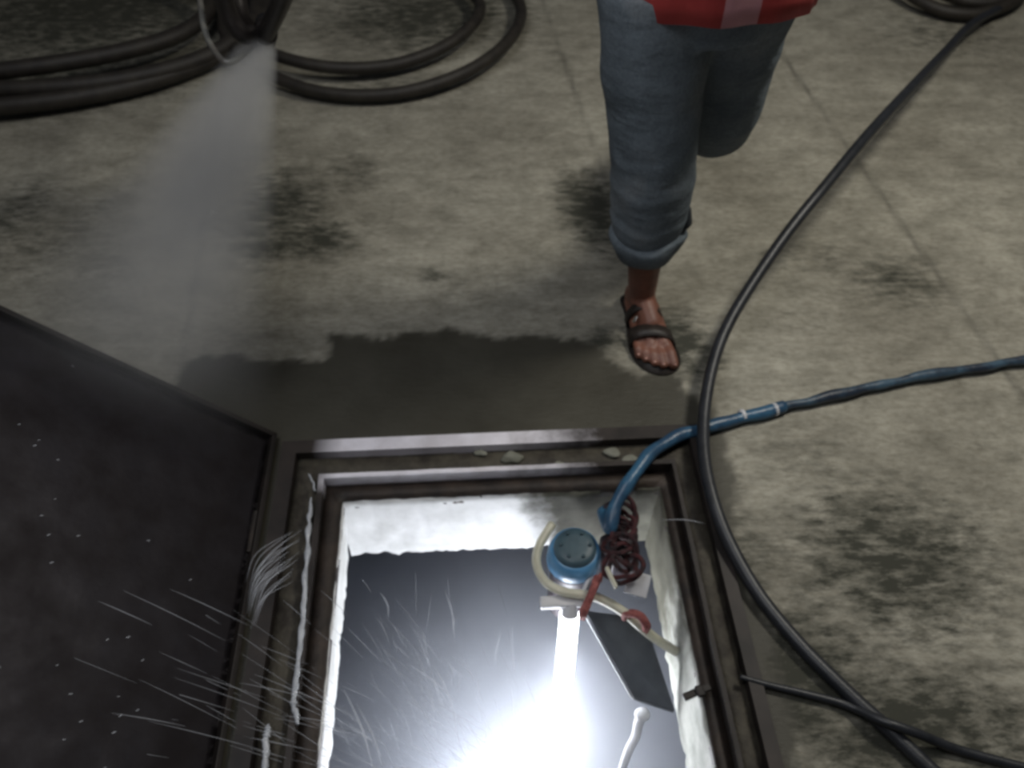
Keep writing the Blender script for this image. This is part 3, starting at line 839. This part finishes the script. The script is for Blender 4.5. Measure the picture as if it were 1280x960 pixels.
# trunk, neck, arms, hands, head
cx = 0.355
loft(bm, [((cx, 1.55, .84), .10, .09), ((cx, 1.55, .92), .160, .105), ((cx, 1.55, 1.05), .150, .10), ((cx, 1.55, 1.20), .160, .105), ((cx, 1.55, 1.36), .175, .10), ((cx, 1.55, 1.42), .12, .075), ((cx, 1.55, 1.45), .06, .06)], 28)
capsule(bm, (cx, 1.55, 1.40), (cx, 1.53, 1.52), .054, .050)
for s in (-1, 1):
    sh = Vector((cx + s * .175, 1.55, 1.37)); el = Vector((cx + s * .235, 1.56, 1.12)); wr = Vector((cx + s * .16, 1.36, 1.24))
    capsule(bm, sh, el, .045, .036); capsule(bm, el, wr, .036, .024)
    d = (wr - el).normalized(); pal = wr + d * .05
    ax = Vector((0, 1, 0))
    capsule(bm, wr, pal, .025, .028); capsule(bm, wr + d * .03 + ax * .02, pal + ax * .022 + d * .02, .015, .014); capsule(bm, wr + d * .03 - ax * .02, pal - ax * .022 + d * .02, .015, .014)
    for k, (o_, ln) in enumerate(((-.029, .062), (-.010, .074), (.010, .068), (.028, .052))):
        b_ = pal + d * .03 + ax * o_
        k1 = b_ + d * ln * .5 + Vector((-s * .006, 0, 0)); k2 = b_ + d * ln + Vector((-s * .024, 0, 0))
        capsule(bm, b_, k1, .0092, .0085, 10); capsule(bm, k1, k2, .0085, .0075, 10)
    t0 = wr + d * .022 - ax * .026; capsule(bm, t0, t0 + d * .034 - ax * .024, .0115, .010, 10); capsule(bm, t0 + d * .034 - ax * .024, t0 + d * .062 - ax * .028 + Vector((-s * .008, 0, 0)), .0098, .0085, 10)
hd = Vector((cx, 1.51, 1.62))
sphere(bm, hd, .088, (.86, 1.05, 1.2), 24); capsule(bm, hd + Vector((0, -.045, -.07)), hd + Vector((0, -.05, -.085)), .040, .032)
capsule(bm, hd + Vector((0, -.088, .012)), hd + Vector((0, -.110, -.022)), .009, .014, 10)
for s in (-1, 1):
    sphere(bm, hd + Vector((s * .077, .008, -.005)), .026, (.35, .8, 1.2), 12)
    capsule(bm, hd + Vector((s * .015, -.090, .026)), hd + Vector((s * .045, -.080, .028)), .008, .006, 8)
capsule(bm, hd + Vector((-.02, -.093, -.045)), hd + Vector((.02, -.093, -.045)), .008, .008, 8)
body = obj('body', bm, M['skin'], per)
rm = body.modifiers.new('r', 'REMESH'); rm.mode = 'VOXEL'; rm.voxel_size = 0.0042; rm.use_smooth_shade = True
sm = body.modifiers.new('s', 'SMOOTH'); sm.iterations = 3; sm.factor = 0.5
bm = bmesh.new(); sphere(bm, hd + Vector((0, .016, .026)), .094, (.90, 1.04, 1.12), 28)
for v in list(bm.verts):
    if (v.co.y < hd.y - .055 and v.co.z < hd.z + .07) or v.co.z < hd.z - .05: bm.verts.remove(v)
for v in bm.verts: v.co += (v.co - hd).normalized() * .006 * noise.noise(v.co * 60)
obj('hair', bm, M['hair'], per)
# toe nails of the front foot
bm = bmesh.new()
for (x, y) in ((.031, -.190), (.0066, -.186), (-.012, -.176), (-.029, -.162), (-.043, -.147)):
    sphere(bm, foot1(x, y, -.0625), .0062 if x > .02 else .0042, (1, 1.1, .45), 10)
obj('toe_nails', bm, M['nail'], per)
# sandal on the front foot
sd_ = D.objects.new('sandal', None); C.objects.link(sd_); sd_.location = ANK; sd_.parent = per; sd_.matrix_parent_inverse = per.matrix_basis.inverted()
def child(name, bm, m, par):
    o = obj(name, bm, m); o.parent = par
    bpy.context.view_layer.update()
    o.matrix_parent_inverse = par.matrix_world.inverted(); return o
bm = bmesh.new()
prof = [(-.0, .075), (.028, .070), (.036, .03), (.032, -.03), (.042, -.09), (.058, -.14), (.048, -.185), (.020, -.204), (-.015, -.198), (-.045, -.168), (-.056, -.12), (-.046, -.06), (-.035, 0), (-.030, .06)]
path = catmull([Vector((x, y, 0)) for x, y in prof] + [Vector((prof[0][0], prof[0][1], 0))], 5)[:-1]
vt = [bm.verts.new(foot1(p.x, p.y, -.079)) for p in path]; vb = [bm.verts.new(foot1(p.x * .97, p.y, -.0845)) for p in path]
bm.faces.new(vt); bm.faces.new(vb[::-1])
for k in range(len(vt)): bm.faces.new((vt[k], vb[k], vb[(k + 1) % len(vt)], vt[(k + 1) % len(vt)]))
bmesh.ops.recalc_face_normals(bm, faces=bm.faces)
child('sole', bm, M['sandal'], sd_)
def strap(y, w, hgt, wid, m=M['sandal'], name='strap'):
    bm = bmesh.new(); rows = []
    for i in range(17):
        q = PI * i / 16
        x = -math.cos(q) * wid; z = -.079 + math.sin(q) ** .8 * hgt
        rows.append([bm.verts.new(foot1(x, y - w / 2 + .012 * math.cos(q), z)), bm.verts.new(foot1(x, y + w / 2 + .012 * math.cos(q), z + .004)),
                     bm.verts.new(foot1(x * 1.06, y + w / 2 + .012 * math.cos(q), z + .008)), bm.verts.new(foot1(x * 1.06, y - w / 2 + .012 * math.cos(q), z + .004))])
    for i in range(16):
        for k in range(4): bm.faces.new((rows[i][k], rows[i + 1][k], rows[i + 1][(k + 1) % 4], rows[i][(k + 1) % 4]))
    bmesh.ops.recalc_face_normals(bm, faces=bm.faces)
    return child(name, bm, m, sd_)
strap(-.105, .034, .043, .050)
strap(-.045, .020, .064, .041)
bm = bmesh.new(); box(bm, foot1(-.036, -.072, -.024), (.018, .010, .004), Matrix.Rotation(-.9, 3, 'Y') @ Matrix.Rotation(.6, 3, 'Z'), .001)
child('buckle', bm, M['buckle'], sd_)

# jeans: one continuous cloth surface, open cuffs rolled as their own parts
bm = bmesh.new()
def leg_cloth(bm, hip, knee, end, r):
    mid1 = hip.lerp(knee, .5); mid2 = knee.lerp(end, .5)
    pts = catmull([hip, mid1, knee, mid2, end], 9); n = len(pts)
    def rr(t):
        k = t * (len(r) - 1); i = min(int(k), len(r) - 2); return r[i] + (r[i + 1] - r[i]) * (k - i)
    tube(bm, pts, lambda t: rr(t) + .0012 * math.sin(t * 38) + .001 * math.sin(t * 61 + 1), 26)
END = ANK.lerp(KNEE, .56); END2 = ANK2.lerp(KNEE2, .18)
leg_cloth(bm, HIP, KNEE, END, [.110, .106, .100, .096, .093, .090, .084])
leg_cloth(bm, HIP2, KNEE2, END2, [.112, .104, .094, .086, .080, .078, .072])
loft(bm, [((cx, 1.55, .80), .155, .105), ((cx, 1.55, .86), .182, .122), ((cx, 1.55, .94), .184, .122), ((cx, 1.55, 1.02), .168, .115)], 30)
for v in bm.verts:
    nrm = noise.noise_vector(Vector((v.co.x * 13, v.co.y * 13, v.co.z * 9)))
    v.co += nrm * 0.006
jeans = obj('jeans', bm, M['denim'], per)
rm = jeans.modifiers.new('r', 'REMESH'); rm.mode = 'VOXEL'; rm.voxel_size = 0.008; rm.use_smooth_shade = True
sm = jeans.modifiers.new('s', 'SMOOTH'); sm.iterations = 4; sm.factor = 0.5
def cuff(end, up, r, name='cuff'):
    bm = bmesh.new(); d = (up - end).normalized()
    a = d.cross(Vector((0, 1, 0))).normalized(); b = d.cross(a).normalized(); seg = 40
    rows = []
    for (h, dr) in ((-.055, -.018), (-.058, -.008), (-.03, .000), (-.006, .006), (.006, .002), (.010, -.012)):
        rows.append([bm.verts.new(end + d * (h + .006 * math.sin(3 * q + 1)) + (a * math.cos(q) + b * math.sin(q)) * (r + dr + .004 * math.sin(5 * q + h * 30))) for q in [2 * PI * k / seg for k in range(seg)]])
    for i in range(len(rows)):
        if i == len(rows) - 1: break
        for k in range(seg): bm.faces.new((rows[i][k], rows[i][(k + 1) % seg], rows[i + 1][(k + 1) % seg], rows[i + 1][k]))
    return obj(name, bm, M['denim'], per)
cuff(END, KNEE, .088)
cuff(END2, KNEE2, .070)
# loose fold sticking out beside the front cuff
bm = bmesh.new(); f0 = END + Vector((.070, -.015, .045))
loft(bm, [(f0 + Vector((0, 0, -.035)), .014, .022), (f0 + Vector((.012, 0, -.01)), .018, .026), (f0 + Vector((.010, 0, .025)), .012, .02), (f0 + Vector((-.004, 0, .05)), .005, .010)], 14)
obj('cuff_fold', bm, mat('dark_denim_fold', (0.035, 0.04, 0.045), (0.02, 0.024, 0.03), rough=.9, scale=20), per)
# shirt
bm = bmesh.new(); seg = 64; rows = []
for (z, w, d, y) in ((.865, .205, .140, 1.545), (.90, .208, .142, 1.545), (1.0, .196, .134, 1.55), (1.15, .188, .128, 1.55), (1.30, .196, .122, 1.55), (1.38, .190, .108, 1.55), (1.43, .13, .085, 1.55), (1.46, .072, .066, 1.55)):
    rows.append([bm.verts.new(Vector((cx + .03 * max(0, (1.1 - z)) / .25 * .6 + (w + .006 * math.sin(9 * q + z * 9)) * math.cos(q), y + (d + .005 * math.sin(11 * q)) * math.sin(q),
                                      z + (0.020 * math.cos(q) * -1 - .012 * math.sin(2 * q) if z < .95 else 0)))) for q in [2 * PI * k / seg for k in range(seg)]])
for i in range(len(rows) - 1):
    for k in range(seg): bm.faces.new((rows[i][k], rows[i][(k + 1) % seg], rows[i + 1][(k + 1) % seg], rows[i + 1][k]))
for s in (-1, 1):
    tube(bm, catmull([Vector((cx + s * .13, 1.55, 1.375)), Vector((cx + s * .19, 1.555, 1.33)), Vector((cx + s * .225, 1.575, 1.20))], 6), lambda t: .062 - .004 * t, 20, cap=False)
sh = obj('shirt', bm, M['shirt'], per)
so = sh.modifiers.new('t', 'SOLIDIFY'); so.thickness = .003

# ------------------------------------------------------------------ light
def area(name, loc, target, size, power, col):
    L = D.lights.new(name, 'AREA'); L.shape = 'DISK'; L.size = size; L.energy = power; L.color = col
    o = D.objects.new(name, L); C.objects.link(o); o.location = loc
    o.rotation_euler = (Vector(target) - Vector(loc)).to_track_quat('-Z', 'Y').to_euler(); return o
area('ceiling_lamp', (1.45, 1.75, 2.5), (0.8, 1.6, 0), 0.5, 33, (1.0, 0.965, 0.87))
area('dim_fill_lamp', (-0.8, 0.7, 3.0), (-0.3, 1.8, 0), 1.6, 27, (0.94, 0.96, 1.0))
L = D.lights.new('tank_glow_fill', 'POINT'); L.energy = 20; L.color = (0.86, 0.90, 1.0); L.shadow_soft_size = 0.06  # unseen light added below the view to brighten the tank mist
o = D.objects.new('tank_glow_fill', L); C.objects.link(o); o.location = G(612, 1000, -0.80)

w = D.worlds.new('night'); bpy.context.scene.world = w; w.use_nodes = True
w.node_tree.nodes['Background'].inputs[0].default_value = (0.55, 0.6, 0.7, 1); w.node_tree.nodes['Background'].inputs[1].default_value = 0.035

# ------------------------------------------------------------------ camera
cam = D.cameras.new('camera'); co = D.objects.new('camera', cam); C.objects.link(co)
co.location = (0, 0, H); co.rotation_euler = (R(90) - PITCH, 0, 0)
cam.sensor_width = 36; cam.lens = 36 * 1000 / 1280; cam.clip_start = 0.02
cam.dof.use_dof = True; cam.dof.focus_distance = 1.35; cam.dof.aperture_fstop = 3.2
sc = bpy.context.scene
sc.camera = co
sc.view_settings.view_transform = 'Standard'; sc.view_settings.look = 'None'
sc.view_settings.exposure = 0.0; sc.view_settings.gamma = 1.0; sc.view_settings.use_curve_mapping = False
try:
    sc.cycles.use_denoising = True; sc.cycles.denoiser = 'OPENIMAGEDENOISE'
    sc.cycles.filter_width = 3.4
    sc.cycles.volume_bounces = 1; sc.cycles.max_bounces = 6
    sc.cycles.volume_step_rate = 2.0
except Exception: pass
